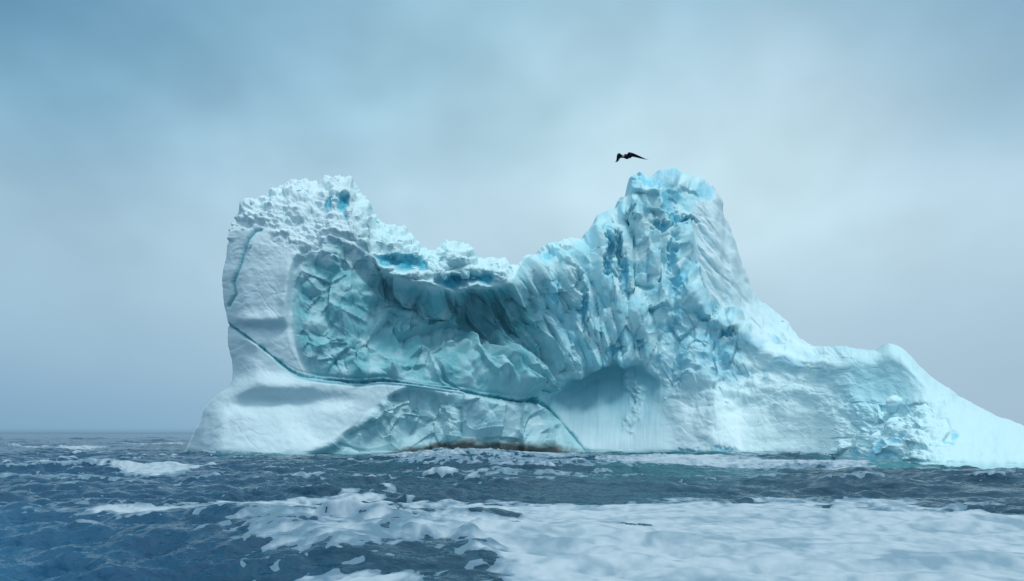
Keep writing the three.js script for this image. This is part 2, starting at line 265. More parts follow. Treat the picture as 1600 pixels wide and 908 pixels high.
  if (w.sweep > 0.01) d += w.sweep * (0.5 * facets((cx * 0.75 - cy * 0.66) / 12, (cx * 0.66 + cy * 0.75) / 60, 651, 1.8, 0.8) + 0.22 * fbm((cx * 0.75 - cy * 0.66) / 8, (cx * 0.66 + cy * 0.75) / 26, 3, 652));
  if (cx < 480 && cy > 380) d += calm * 0.12 * Math.max(0, fbm(cx / 7, cy / 5, 3, 621)) * smooth(380, 430, 810 - cy);
  const hair = smooth(0.03, 0, Math.abs(noise(cx / 70 + cy / 160, cy / 48, 901))) * smooth(0.05, 0.3, noise(cx / 80, cy / 60, 902)) + smooth(0.04, 0, Math.abs(noise(cx / 33, cy / 40 - cx / 90, 903))) * smooth(0.1, 0.35, noise(cx / 60, cy / 70, 904));
  d -= 0.045 * hair * (1 - w.crown) * (1 - w.alcove);
  d *= 1 - 0.75 * w.hollow;
  const sw = 1.8 * (1 + 1.1 * noise(cx / 23, cy / 23, 702));
  d -= 0.24 * gauss(w.sd + 1.2 * noise(cx / 6, cy / 6, 703), sw) * (1 - 0.4 * noise(cx / 9, cy / 9, 700)) + 0.16 * gauss(w.sd - 5, 1.6) * smooth(430, 500, cx) * (1 - smooth(780, 820, cx));
  const [d2] = sideSeam(cx, cy); d -= 0.3 * gauss(d2, 3);
  return d;
}
const TONE = { snow: [0.60, 0.765, 0.82], clear: [0.20, 0.505, 0.57], bright: [0.68, 0.86, 0.885], cavityShade: [0.085, 0.29, 0.35], alcove: [0.21, 0.47, 0.56], pale: [0.54, 0.775, 0.82], aqua: [0.36, 0.70, 0.79], blue: [0.13, 0.53, 0.70], deep: [0.03, 0.40, 0.54], cobalt: [0.13, 0.46, 0.64], seam: [0.03, 0.25, 0.32], waterlineDark: [0.013, 0.017, 0.014] };
const lerp3 = (a, b, t) => a.map((v, k) => lerp(v, b[k], t));
const mix = (a, b, t) => { for (let k = 0; k < 3; k++) a[k] = lerp(a[k], b[k], t); };
function tint(cx, cy, y, w) {
  const c = [...TONE.snow], m = fbm(cx / 30, cy / 26, 4, 800);
  mix(c, TONE.pale, smooth(1080, 1260, cx + m * 60) * 0.9);
  mix(c, TONE.bright, 0.75 * smooth(1085, 1150, cx + m * 50) * (1 - smooth(1290, 1350, cx)) * smooth(470, 560, cy - 0.25 * (cx - 1150) + m * 60));
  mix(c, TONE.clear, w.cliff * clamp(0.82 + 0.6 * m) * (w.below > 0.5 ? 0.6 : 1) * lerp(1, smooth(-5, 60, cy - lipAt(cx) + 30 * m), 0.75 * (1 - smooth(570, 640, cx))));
  mix(c, TONE.cavityShade, 0.2 * w.cliff * (w.below > 0.5 ? 0.2 : 1) * clamp(1.2 * blob(cx, cy, 745, 515, 170, 85) + 0.8 * m));  // shade of the cavity below the lip, painted into the ice colour
  mix(c, TONE.alcove, w.alcove * (1 - 0.8 * smooth(600, 705, cy + 20 * m)) * (1 - 0.2 * (1 - smooth(3, 13, lump(cx, cy)[0] + 9 * noise(cx / 9, cy / 12, 73)))));  // painted shading: dark under the rim, paler where the bowl turns upward
  mix(c, lerp3(TONE.aqua, TONE.pale, clamp(0.52 + 1.7 * m)), w.flute * 0.95);
  if (w.flute > 0.02) mix(c, TONE.cobalt, w.flute * 0.5 * blueVeins(cx, cy));
  mix(c, TONE.pale, w.saddle * smooth(520, 600, cx) * 0.8);
  mix(c, TONE.aqua, w.rubble * clamp(0.35 + 1.6 * m) * 0.4 * (1 - 0.8 * smooth(530, 600, cy))); mix(c, TONE.aqua, 0.8 * blob(cx, cy, 1370, 610, 60, 50));
  if (w.rubble > 0.02) mix(c, TONE.cobalt, w.rubble * 0.45 * smooth(0.1, 0.6, fbm(cx / 34, cy / 24, 4, 820) + 0.2) * (1 - smooth(560, 650, cy)));
  const h = w.hollow;
  mix(c, cx < 800 ? TONE.deep : TONE.blue, clamp(h * (cx > 800 ? 0.68 : 0.88) * (1 + 0.5 * noise(cx / 6, cy / 6, 830))));
  mix(c, TONE.blue, 0.4 * gauss(w.sd * Math.sign(w.ss) - 4, 3.5) * smooth(430, 500, cx) * (1 - smooth(640, 800, cx)));
  mix(c, TONE.seam, clamp((1.1 + 0.5 * noise(cx / 17, cy / 17, 704)) * gauss(w.sd + 1.2 * noise(cx / 6, cy / 6, 703), 1.8 * (1 + 1.1 * noise(cx / 23, cy / 23, 702))) + 0.35 * gauss(w.sd - 5, 1.6) * smooth(430, 500, cx) * (1 - smooth(780, 820, cx))));
  mix(c, [0.05, 0.36, 0.44], 0.85 * gauss(sideSeam(cx, cy)[0], 3.0));
  mix(c, TONE.waterlineDark, 0.93 * band(cx, 590, 912, 38) * (1 - smooth(1.0, 2.1, y + 0.5 * fbm(cx / 34, y * 0.7, 3, 850) + 1.6 * (1 - band(cx, 640, 880, 80)))));  // near-black band along the waterline, uneven at its upper edge
  mix(c, [0.16, 0.45, 0.5], 0.5 * (1 - smooth(0.1, 0.7, y + 0.3 * noise(cx / 12, 0, 860))) * (1 - band(cx, 590, 900, 30)));   // wet rim
  return c;
}

const berg = new THREE.Group(); berg.name = 'iceberg';
berg.userData = { label: 'huge pale blue iceberg with two peaks and a low tail, standing in dark choppy sea', category: 'iceberg' };
{
  const STEP = 1.3, X0 = 366, X1 = 1776, NF = Math.round((X1 - X0) / STEP), WRAP = 26, NC = NF + 1 + WRAP;
  const SUB = 3, NT = 330, BACK = 34, NR = SUB + NT + 1 + BACK;
  const P = new Float32Array(NC * NR * 3), CX = new Float32Array(NC * NR), CY = new Float32Array(NC * NR), at = (i, j) => j * NC + i;
  for (let c = 0; c < NC; c++) {
    const k = Math.max(0, WRAP - c), rx0 = X0 + Math.max(0, c - WRAP) * STEP, off = rx0 - X0, pull = Math.pow(clamp(1 - off / 230), 1.4);
    const xw = rx0 + (leftAt(712) - X0) * pull, wy = HORIZON + EYE * LENS / waterAt(xw);
    const crest = crestAt(rx0), jag = 1.7 * noise(rx0 / 7, 1, 77) * (1 - 0.8 * smooth(1380, 1420, rx0)) + 1.6 * noise(rx0 / 3.1, 2, 78) * (1 - 0.9 * smooth(1360, 1410, rx0)) * (1 - 0.6 * band(rx0, 1135, 1270, 10));
    for (let j = 0; j < NR; j++) {
      const t = clamp((j - SUB) / NT), cy = lerp(wy, crest, t) + jag * Math.pow(t, 9), left = leftAt(cy), cx = rx0 + (left - X0) * pull;
      const D = Math.max(40, waterAt(cx) + setback(cx, t) + form(cx, cy, crest, left));
      let [x, y, z] = place(cx, cy, D);
      if (j < SUB) { y -= (SUB - j) * 0.8; z += (SUB - j) * 0.1; }
      const b = Math.max(0, j - SUB - NT) / BACK, w = k / WRAP;
      if (w > 0) { x += 13 * (1 - Math.cos(w * Math.PI / 2)); z -= 24 * Math.sin(w * Math.PI / 2); }
      if (b > 0) { const a = b * Math.PI / 2, deep = lerp(22, 8, smooth(1150, 1500, cx)) * lerp(1, 0.25, w); z -= deep * Math.sin(a); y = (y + 2.4) * Math.cos(a) - 2.4; }
      const n = at(c, j); P[n * 3] = x; P[n * 3 + 1] = y; P[n * 3 + 2] = z; CX[n] = cx - k * 9; CY[n] = cy - b * 260 + Math.max(0, SUB - j) * 6;
    }
  }
  const index = []; for (let j = 0; j < NR - 1; j++) for (let c = 0; c < NC - 1; c++) { const a = at(c, j), b = at(c + 1, j), d = at(c, j + 1), e = at(c + 1, j + 1); index.push(a, b, d, b, e, d); }
  const whole = new THREE.BufferGeometry(); whole.setAttribute('position', new THREE.BufferAttribute(P, 3)); whole.setIndex(index); whole.computeVertexNormals();
  const N = whole.attributes.normal.array.slice();                       // relief stands out along a smoothed direction, so that sharp bends do not swell
  for (let pass = 0; pass < 2; pass++) for (const [stride, len, lines, ls] of [[1, NC, NR, NC], [NC, NR, NC, 1]]) for (let l = 0; l < lines; l++) {
    const R = 12, acc = [0, 0, 0], src = new Float32Array(len * 3);
    for (let i = 0; i < len; i++) for (let k = 0; k < 3; k++) src[i * 3 + k] = N[(l * ls + i * stride) * 3 + k];
    for (let i = -R; i < len; i++) for (let k = 0; k < 3; k++) { const add = i + R, sub = i - R - 1; if (add < len) acc[k] += src[add * 3 + k]; if (sub >= 0) acc[k] -= src[sub * 3 + k]; if (i >= 0) N[(l * ls + i * stride) * 3 + k] = acc[k]; }
    for (let i = 0; i < len; i++) { const o = (l * ls + i * stride) * 3, q = 1 / (Math.hypot(N[o], N[o + 1], N[o + 2]) || 1); N[o] *= q; N[o + 1] *= q; N[o + 2] *= q; }
  }
  const C = new Float32Array(NC * NR * 3), UV = new Float32Array(NC * NR * 2), zone = new Uint8Array(NC * NR);
  const kinds = ['snow_crown', 'cliff_face', 'lower_shelf', 'alcove', 'spire', 'tail_slope', 'rubble_heap', 'back_slope', 'ice_seam'];
  for (let n = 0; n < NC * NR; n++) {
    const cx = CX[n], cy = CY[n], w = zones(cx, cy), c = n % NC, j = (n / NC) | 0, rear = j > SUB + NT + 3 || c < WRAP - 4;
    const d = detail(cx, cy, w) * (P[n * 3 + 1] < 0.4 ? 0.35 : 1);
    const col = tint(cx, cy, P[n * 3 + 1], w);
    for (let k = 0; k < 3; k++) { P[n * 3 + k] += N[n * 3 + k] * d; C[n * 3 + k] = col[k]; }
    UV[n * 2] = cx * 0.075 / 5; UV[n * 2 + 1] = cy * 0.075 / 5;
    zone[n] = rear ? 7 : w.sd < 2.6 || sideSeam(cx, cy)[0] < 3 ? 8 : w.heap > 0.5 ? 6 : w.alcove > 0.5 ? 3 : w.crown > 0.5 ? 0 : cx > 1150 ? 5 : w.below > 0.5 ? 2 : w.flute > 0.5 || cx > 930 ? 4 : cx < arrisAt(cy) ? 2 : 1;
    if (zone[n] === 2 && w.below < 0.5) zone[n] = 1;
  }
  whole.attributes.position.needsUpdate = true; whole.computeVertexNormals();
  const FN = whole.attributes.normal.array;
  const labels = { ice_seam: 'dark teal refrozen crack running across the face', snow_crown: 'crumbly white snow along the top', alcove: 'smooth hollow under an arched rim', lower_shelf: 'smooth pale ice below the dark crack', spire: 'fluted blue peak', tail_slope: 'smooth low slope running down to the sea', rubble_heap: 'rounded lumps of ice at the foot of the tail' };
  const materials = [M.snow, M.facet, M.smoothIce, M.smoothIce, M.facet, M.smoothIce, M.snow, M.snow, M.smoothIce];
  kinds.forEach((name, z) => {
    const map = new Int32Array(NC * NR).fill(-1), pos = [], nor = [], col = [], uv = [], idx = [];
    const use = (n) => { if (map[n] < 0) { map[n] = pos.length / 3; pos.push(P[n * 3], P[n * 3 + 1], P[n * 3 + 2]); nor.push(FN[n * 3], FN[n * 3 + 1], FN[n * 3 + 2]); col.push(C[n * 3], C[n * 3 + 1], C[n * 3 + 2]); uv.push(UV[n * 2], UV[n * 2 + 1]); } return map[n]; };
    for (let q = 0; q < index.length; q += 6) if (zone[index[q]] === z) for (let v = 0; v < 6; v++) idx.push(use(index[q + v]));
    if (!idx.length) return;
    const g = new THREE.BufferGeometry(); g.setAttribute('position', new THREE.Float32BufferAttribute(pos, 3)); g.setAttribute('normal', new THREE.Float32BufferAttribute(nor, 3)); g.setAttribute('color', new THREE.Float32BufferAttribute(col, 3)); g.setAttribute('uv', new THREE.Float32BufferAttribute(uv, 2)); g.setIndex(idx);
    const m = part(name, g, materials[z], berg); if (labels[name]) m.userData.label = labels[name];
  });
  // a point of the finished surface, with its normal, nearest a chart bearing
  const surface = (cx, cy) => {
    let best = 1e9, bn = 0; const c0 = WRAP + Math.round((cx - X0) / STEP);
    for (let c = Math.max(WRAP, c0 - 12); c < Math.min(NC, c0 + 60); c += 1) for (let j = SUB; j <= SUB + NT; j += 2) { const n = at(c, j), e = (CX[n] - cx) ** 2 + (CY[n] - cy) ** 2; if (e < best) { best = e; bn = n; } }
    return { p: new THREE.Vector3(P[bn * 3], P[bn * 3 + 1], P[bn * 3 + 2]), n: new THREE.Vector3(FN[bn * 3], FN[bn * 3 + 1], FN[bn * 3 + 2]) };
  };
  // loose blocks on the crown and lumps in the heap
  const R = rng(77), white = (g, c) => { const a = new Float32Array(g.attributes.position.count * 3); for (let i = 0; i < a.length; i += 3) a.set(c, i); g.setAttribute('color', new THREE.BufferAttribute(a, 3)); const p = g.attributes.position, u = new Float32Array(p.count * 2); for (let i = 0; i < p.count; i++) { u[2 * i] = (p.getX(i) + p.getZ(i) * 0.6) / 5; u[2 * i + 1] = (p.getY(i) + p.getZ(i) * 0.4) / 5; } g.setAttribute('uv', new THREE.BufferAttribute(u, 2)); return g; };
  const blocks = []; for (let i = 0; i < 7; i++) { const pts = []; for (let k = 0; k < 11; k++) { const v = new THREE.Vector3(R() - 0.5, R() - 0.5, R() - 0.5).normalize().multiplyScalar(0.75 + 0.25 * R()); v.y *= 0.7; pts.push(v); } blocks.push(white(new ConvexGeometry(pts), i % 3 ? [0.6, 0.775, 0.83] : [0.5, 0.76, 0.84])); }
  const lumps = []; for (let i = 0; i < 4; i++) { const g = mergeVertices(new THREE.IcosahedronGeometry(1, 6).deleteAttribute('uv').deleteAttribute('normal')), p = g.attributes.position; for (let v = 0; v < p.count; v++) { const x = p.getX(v), y = p.getY(v), z = p.getZ(v), f = 1 + 0.22 * noise(x * 1.3 + i * 9, y * 1.3 + z * 1.7, 5) + 0.10 * noise(x * 3 + i, y * 3 + z * 2.2, 6) + 0.04 * noise(x * 7 + z * 5, y * 7 + z, 8); p.setXYZ(v, x * f, y * f, z * f); } g.computeVertexNormals(); lumps.push(white(g, [0.57, 0.82, 0.88])); }
  const put = (name, g, m, cx, cy, size, sink) => { const s = surface(cx, cy), o = part(name, g, m, berg); o.position.copy(s.p).addScaledVector(s.n, -sink * size); o.rotation.set(R() * 6, R() * 6, R() * 6); o.scale.setScalar(size); return o; };
  for (let i = 0; i < 50; i++) { const cx = 385 + R() * 190, cy = crestAt(cx) + 3 + Math.pow(R(), 1.3) * 75; put('ice_block', blocks[i % 7], M.snow, cx, cy, 0.22 + 0.6 * Math.pow(R(), 3), 0.35); }
  for (let i = 0; i < 60; i++) { const cx = 575 + R() * 225, cy = crestAt(cx) + 2 + R() * Math.max(4, lipAt(cx) - crestAt(cx) - 10); put('ice_block', blocks[i % 7], M.snow, cx, cy, 0.25 + 0.7 * Math.pow(R(), 3), 0.35); }
  for (let i = 0; i < 40; i++) { const cx = 1040 + R() * 250, cy = lerp(500, 680, R()); put('ice_block', blocks[i % 7], M.snow, cx, cy, 0.2 + 0.4 * Math.pow(R(), 3), 0.5); }
  put('ice_boulder', lumps[0], M.snow, 1400, 633, 0.82, -0.15).userData.label = 'round ice boulder perched on the heap';
  for (const [cx, cy, r] of [[1432, 640, 0.8], [1396, 655, 1.0], [1370, 655, 0.7], [1338, 678, 0.7], [1365, 680, 1.0], [1408, 668, 0.8], [1450, 672, 0.7], [1425, 680, 0.7], [1430, 698, 0.8], [1455, 695, 0.7], [1470, 700, 0.6], [1318, 700, 0.6]]) put('ice_boulder', lumps[(cx + cy) % 4], M.snow, cx, cy, r, 0.8);
  scene.add(berg);
}

// ------------------------------------------------------------------ the sea
// two periodic wave fields, summed from many trains, sampled bilinearly
function waveField(size, period, count, lMin, lMax, slope, spread, seed) {
  const R = rng(seed), h = new Float32Array(size * size), sx = new Float32Array(size * size), sz = new Float32Array(size * size), wind = 1.15;
  const sinT = new Float32Array(4096); for (let i = 0; i < 4096; i++) sinT[i] = Math.sin(i / 4096 * Math.PI * 2);
  for (let w = 0; w < count; w++) {
    const len = lMin * Math.pow(lMax / lMin, (w + R()) / count), a = wind + spread * (R() + R() + R() - 1.5);
    const nx = Math.round(Math.cos(a) * period / len), nz = Math.round(Math.sin(a) * period / len); if (!nx && !nz) continue;
    const k = 2 * Math.PI * Math.hypot(nx, nz) / period, A = slope / k / Math.sqrt(count) * 1.41, ux = nx / Math.hypot(nx, nz), uz = nz / Math.hypot(nx, nz), ph = (R() * 4096) | 0;
    for (let j = 0; j < size; j++) for (let i = 0; i < size; i++) { const q = (((nx * i + nz * j) * 4096 / size + ph) | 0) & 4095, s = sinT[q], c = sinT[(q + 1024) & 4095], n = j * size + i; h[n] += A * s; sx[n] += A * c * ux; sz[n] += A * c * uz; }
  }
  const get = (a, x, z) => { x = x / period * size; z = z / period * size; const xi = Math.floor(x), zi = Math.floor(z), fx = x - xi, fz = z - zi, m = size - 1, x0 = xi & m, x1 = (xi + 1) & m, z0 = (zi & m) * size, z1 = ((zi + 1) & m) * size; return (a[z0 + x0] * (1 - fx) + a[z0 + x1] * fx) * (1 - fz) + (a[z1 + x0] * (1 - fx) + a[z1 + x1] * fx) * fz; };
  return (x, z) => [get(h, x, z), get(sx, x, z), get(sz, x, z)];
}
const swell = waveField(512, 97, 46, 5, 26, 0.115, 0.9, 5), chop = waveField(512, 29, 90, 0.55, 3.6, 0.26, 1.15, 6), ripple = waveField(512, 5.3, 60, 0.16, 1.1, 0.17, 1.5, 7);
// how much of the water is covered by foam, surveyed by bearing and dip below the horizon
const foamTop = curve([[-400, 760], [300, 784], [420, 772], [600, 764], [720, 772], [900, 776], [1130, 776], [1210, 771], [1300, 776], [1400, 784], [1500, 786], [1600, 792], [2000, 800]]);
const foamLeft = curve([[760, 480], [775, 330], [800, 215], [818, 175], [832, 420], [845, 660], [856, 750], [872, 765], [890, 745], [930, 715]]);
function foamCover(X, D) {
  const cx = 800 + X / D * LENS, cy = HORIZON + EYE * LENS / D;
  let f = 0;
  const big = fbm(X / 5, D / 5, 4, 1000), fine = ridged(X / 1.7 + big, D / 2.3, 4, 1010);
  const sheet = smooth(-10, 14, cy - foamTop(cx) + big * 12) * smooth(-150, 110, cx - foamLeft(cy) + big * 90);
  const solid = smooth(640, 860, cx - (cy - 790) * 0.7) * smooth(2, 30, cy - foamTop(cx) - 8 * smooth(1300, 1420, cx));
  f = Math.max(f, sheet * lerp(0.60, 1.1, solid));
  f = Math.max(f, 0.62 * blob(cx, cy, 560, 898, 190, 14), 0.5 * blob(cx, cy, 470, 858, 70, 5));          // streaks low in the frame
  f -= 0.55 * blob(cx, cy, 610, 852, 130, 14) + 0.35 * blob(cx, cy, 1340, 800, 75, 5) + 0.5 * blob(cx, cy, 1530, 806, 110, 6) + 0.45 * blob(cx, cy, 1480, 781, 60, 6);
  f = Math.max(f, 0.95 * smooth(0, 1, blob(cx, cy, 245, 734, 62, 7) * 1.4), 0.8 * blob(cx, cy, 250, 693, 70, 2.4), 0.75 * blob(cx, cy, 115, 701, 60, 2), 0.6 * blob(cx, cy, 60, 699, 50, 1.6));
  f = Math.max(f, 1.05 * blob(cx, cy, 1120, 722 + (cx - 1120) * 0.03, 190, 8), 0.75 * blob(cx, cy, 1320, 733, 60, 5), 0.7 * blob(cx, cy, 840, 712, 110, 3), 0.45 * blob(cx, cy, 700, 716, 180, 5), 0.6 * blob(cx, cy, 480, 713, 40, 1.6));
  f = Math.max(f, 0.25 * band(cx, 320, 1250, 60) * band(cy, 712, 765, 8), 0.27 * band(cx, -200, 520, 80) * band(cy, 700, 800, 15), 0.2 * smooth(690, 700, cy));
  f -= 0.60 * sheet * smooth(0.16, 0.42, noise(X / 1.5 + 0.6 * big, D / 1.9, 1040) + 0.3 * noise(X / 0.5, D / 0.7, 1041)) * Math.max(1 - smooth(640, 860, cx - (cy - 790) * 0.7), smooth(985, 1200, cx) * smooth(812, 786, cy));
  f = Math.max(f, 0.30 * band(cx, 330, 900, 80) * smooth(770, 800, cy));
  f = Math.max(f, 0.50 * gauss(D - waterAt(cx) + 1.5 + 1.2 * big, 1.0) * band(cx, 300, 1420, 20));
  const wx = 14 * noise(X / 0.9, D / 1.5, 1030), wy = 5 * noise(X / 1.2, D / 2.2, 1031);
  f -= 1.5 * blob(cx + wx, cy + wy, 770, 829, 42, 2.8) + 1.5 * blob(cx + wx, cy + wy - 0.12 * (cx - 990), 990, 834, 26, 1.8) + 0.8 * blob(cx + wx, cy + wy, 806, 840, 20, 1.6) + 0.7 * blob(cx + wx, cy + wy, 460, 812, 26, 3.5) + 0.6 * blob(cx + wx, cy + wy, 560, 806, 30, 3) + 0.7 * blob(cx + wx, cy + wy, 535, 818, 22, 3) + 0.6 * blob(cx + wx, cy + wy, 600, 785, 40, 4) + 0.5 * blob(cx + wx, cy + wy, 680, 785, 20, 5);
  const lace = ridged(X / 0.7 + big, D / 1.3, 3, 1020), lost = fbm(X / 1.1, D / 0.9, 4, 1025), open = lerp(0.35, 1, smooth(0.1, 0.5, f));
  return f + open * (0.24 * big + 0.22 * fine) + (0.18 * lace + 0.20 * lost + 0.30 * fbm(X / 0.42, D / 0.55, 3, 1026)) * lerp(0.6, 1, open) * (1 - 0.8 * smooth(0.55, 0.95, f)) - 0.08;
}
{
  const rowsD = []; for (let d = 14; d < 150; d *= 1.0047) rowsD.push(d); for (let d = 150; d < 600; d *= 1.013) rowsD.push(d); for (let d = 600; d < 30000; d *= 1.04) rowsD.push(d);
  const NX = 1060, NR = rowsD.length, HALF = 0.78, count = (NX + 1) * NR, P = new Float32Array(count * 3), C = new Float32Array(count * 3), F = new Float32Array(count), UV = new Float32Array(count * 2);
  for (let r = 0; r < NR; r++) for (let i = 0; i <= NX; i++) {
    const D = rowsD[r], X = (i / NX * 2 - 1) * HALF * D, n = r * (NX + 1) + i;
    const cx = 800 + X / D * LENS, cover = D < 260 ? foamCover(X, D) : 0, thick = smooth(0.38, 0.75, cover);
    const near = smooth(24, 12, D), s = swell(X, D), gust = clamp(1 + 1.1 * fbm(X / 11, D / 17, 3, 1300), 0.45, 1.7), c = chop(X, D).map((v) => v * gust), q = ripple(X, D).map((v) => v * gust), far = 1 - 0.85 * smooth(1200, 6000, D), fq = (1 - smooth(40, 110, D)) * lerp(1, 0.2, thick), fc = lerp(1, 0.6, thick);
    const lee = 1;
    const h = (s[0] * 1.0 * lerp(1, 0.75, thick) + c[0] * fc + q[0] * fq) * far * lee;
    P[n * 3] = X - 0.35 * (s[1] + c[1] * fc + 0.6 * q[1] * fq) * far; P[n * 3 + 1] = h; P[n * 3 + 2] = -(D - 0.35 * (s[2] + c[2] * fc + 0.6 * q[2] * fq) * far);
    const crest = smooth(0.08, 0.28, c[0] + 0.6 * q[0]) * lerp(0.14, 0.26, smooth(45, 70, D)) * smooth(0.1, 0.3, cover) + smooth(0.2, 0.5, s[0] + c[0]) * 0.22;
    F[n] = D < 260 ? cover + crest : 0; UV[n * 2] = X / 3; UV[n * 2 + 1] = D / 3;
    // dark sea, greener where the ice below shows through
    const ice = clamp(0.9 * blob(cx, HORIZON + EYE * LENS / D, 1395, 731, 75, 8) + 0.6 * band(cx, 330, 1330, 40) * gauss(D - waterAt(cx), 7) + 0.3 * band(cx, 930, 1230, 60) * gauss(D - 70, 18));
    const col = [0.003, 0.046, 0.086]; mix(col, [0.003, 0.052, 0.115], smooth(640, 200, cx + 60 * fbm(X / 6, D / 6, 3, 1200))); mix(col, [0.02, 0.21, 0.24], ice); mix(col, [0.012, 0.12, 0.24], 0.6 * smooth(300, -100, cx) * smooth(45, 18, D));
    C.set(col, n * 3);
  }
  const idx = []; for (let r = 0; r < NR - 1; r++) for (let i = 0; i < NX; i++) { const a = r * (NX + 1) + i, b = a + 1, d = a + NX + 1, e = d + 1; idx.push(a, b, d, b, e, d); }
  const skirt = []; const extra = []; let top = count;                     // plain open water out to the sides and behind the boat
  for (let r = 0; r < NR; r++) { const D = rowsD[r]; extra.push(-40000, 0, -D, 40000, 0, -D); }
  extra.push(-40000, 0, 3000, 40000, 0, 3000);
  for (let r = 0; r < NR - 1; r++) { const l0 = r * (NX + 1), l1 = l0 + NX + 1, r0 = l0 + NX, r1 = l1 + NX, o = top + r * 2; skirt.push(o, l0, o + 2, l0, l1, o + 2, r0, o + 1, r1, o + 1, o + 3, r1); }
  const back = top + NR * 2; for (let i = 0; i < NX; i += 1) { if (i < NX / 2) skirt.push(back, i + 1, i); else skirt.push(back + 1, i + 1, i); }
  skirt.push(back, back + 1, NX >> 1, back, 0, top, back + 1, top + 1, NX);
  const g = new THREE.BufferGeometry(), total = count + extra.length / 3, PP = new Float32Array(total * 3), CC = new Float32Array(total * 3).fill(0), UU = new Float32Array(total * 2);
  PP.set(P); PP.set(extra, count * 3); CC.set(C); for (let n = count; n < total; n++) CC.set([0.003, 0.046, 0.086], n * 3); UU.set(UV);
  g.setAttribute('position', new THREE.BufferAttribute(PP, 3)); g.setAttribute('color', new THREE.BufferAttribute(CC, 3)); g.setAttribute('uv', new THREE.BufferAttribute(UU, 2)); g.setIndex(idx.concat(skirt)); g.computeVertexNormals();
  const wave = waveField(512, 3, 70, 0.06, 1.5, 0.24, 1.8, 8), nm = new Uint8Array(512 * 512 * 4), st = 3 / 512;
  for (let j = 0; j < 512; j++) for (let i = 0; i < 512; i++) { const x = i * st, z = j * st, gx = (wave(x + st, z)[0] - wave(x - st, z)[0]) / (2 * st), gz = (wave(x, z + st)[0] - wave(x, z - st)[0]) / (2 * st), q = 1 / Math.hypot(gx, gz, 1), o = (j * 512 + i) * 4; nm[o] = 127.5 - 127.5 * gx * q; nm[o + 1] = 127.5 - 127.5 * gz * q; nm[o + 2] = 127.5 + 127.5 * q; nm[o + 3] = 255; }
  const ripples = new THREE.DataTexture(nm, 512, 512, THREE.RGBAFormat); ripples.wrapS = ripples.wrapT = THREE.RepeatWrapping; ripples.magFilter = THREE.LinearFilter; ripples.needsUpdate = true;
  const water = new THREE.MeshPhysicalMaterial({ normalMap: ripples, normalScale: new THREE.Vector2(0.65, 0.65), vertexColors: true, roughness: 0.14, ior: 1.333, specularIntensity: 0.6 });
  const sea = part('sea', g, water, scene); sea.userData = { kind: 'structure', label: 'dark blue choppy sea around the iceberg', category: 'water' };

  // foam floats a few centimetres proud where it is thick and dips under the surface at its edge
  const FP = [], FC = [], FU = [], map = new Int32Array(count).fill(-1), fi = [];
  const use = (n) => { if (map[n] < 0) { map[n] = FP.length / 3; const f = clamp((F[n] - 0.5) * 2.2, -0.5, 1), D = -P[n * 3 + 2]; FP.push(P[n * 3], P[n * 3 + 1] + f * lerp(0.018, 0.07, smooth(40, 110, D)), P[n * 3 + 2]); const t = smooth(-0.05, 0.75, f), X = P[n * 3], m = 0.05 * fbm(X / 4, D / 4, 4, 1100) - 0.13 * smooth(0.05, 0.5, fbm(X / 1.6, D / 2.6, 4, 1101)) + 0.09 * fbm(X / 0.35, D / 0.5, 4, 1102) - 0.10 * smooth(0.45, 0.7, ridged(X / 1.1 + 0.5 * fbm(X / 2, D / 2, 2, 1104), D / 1.7, 2, 1103)); const m2 = Math.max(m, -0.14 - 0.05 * t); FC.push(Math.max(0.12, lerp(0.12, 0.39, t) + m2), Math.max(0.22, lerp(0.22, 0.49, t) + 0.92 * m2), Math.max(0.29, lerp(0.31, 0.555, t) + 0.85 * m2)); FU.push(UV[n * 2], UV[n * 2 + 1]); } return map[n]; };
  for (let q = 0; q < idx.length; q += 3) if (Math.max(F[idx[q]], F[idx[q + 1]], F[idx[q + 2]]) > 0.5) fi.push(use(idx[q]), use(idx[q + 1]), use(idx[q + 2]));
  const fg = new THREE.BufferGeometry(); fg.setAttribute('position', new THREE.Float32BufferAttribute(FP, 3)); fg.setAttribute('color', new THREE.Float32BufferAttribute(FC, 3)); fg.setAttribute('uv', new THREE.Float32BufferAttribute(FU, 2)); fg.setIndex(fi); fg.computeVertexNormals();
  const foam = part('sea_foam', fg, new THREE.MeshPhysicalMaterial({ vertexColors: true, roughness: 0.8, specularIntensity: 0.4, bumpMap: grainTexture, bumpScale: 0.05 }), scene);
  foam.userData = { kind: 'stuff', label: 'white foam spread in sheets and streaks over the waves', category: 'foam' };
  console.log('water tris', idx.length / 3, 'foam tris', fi.length / 3);
}

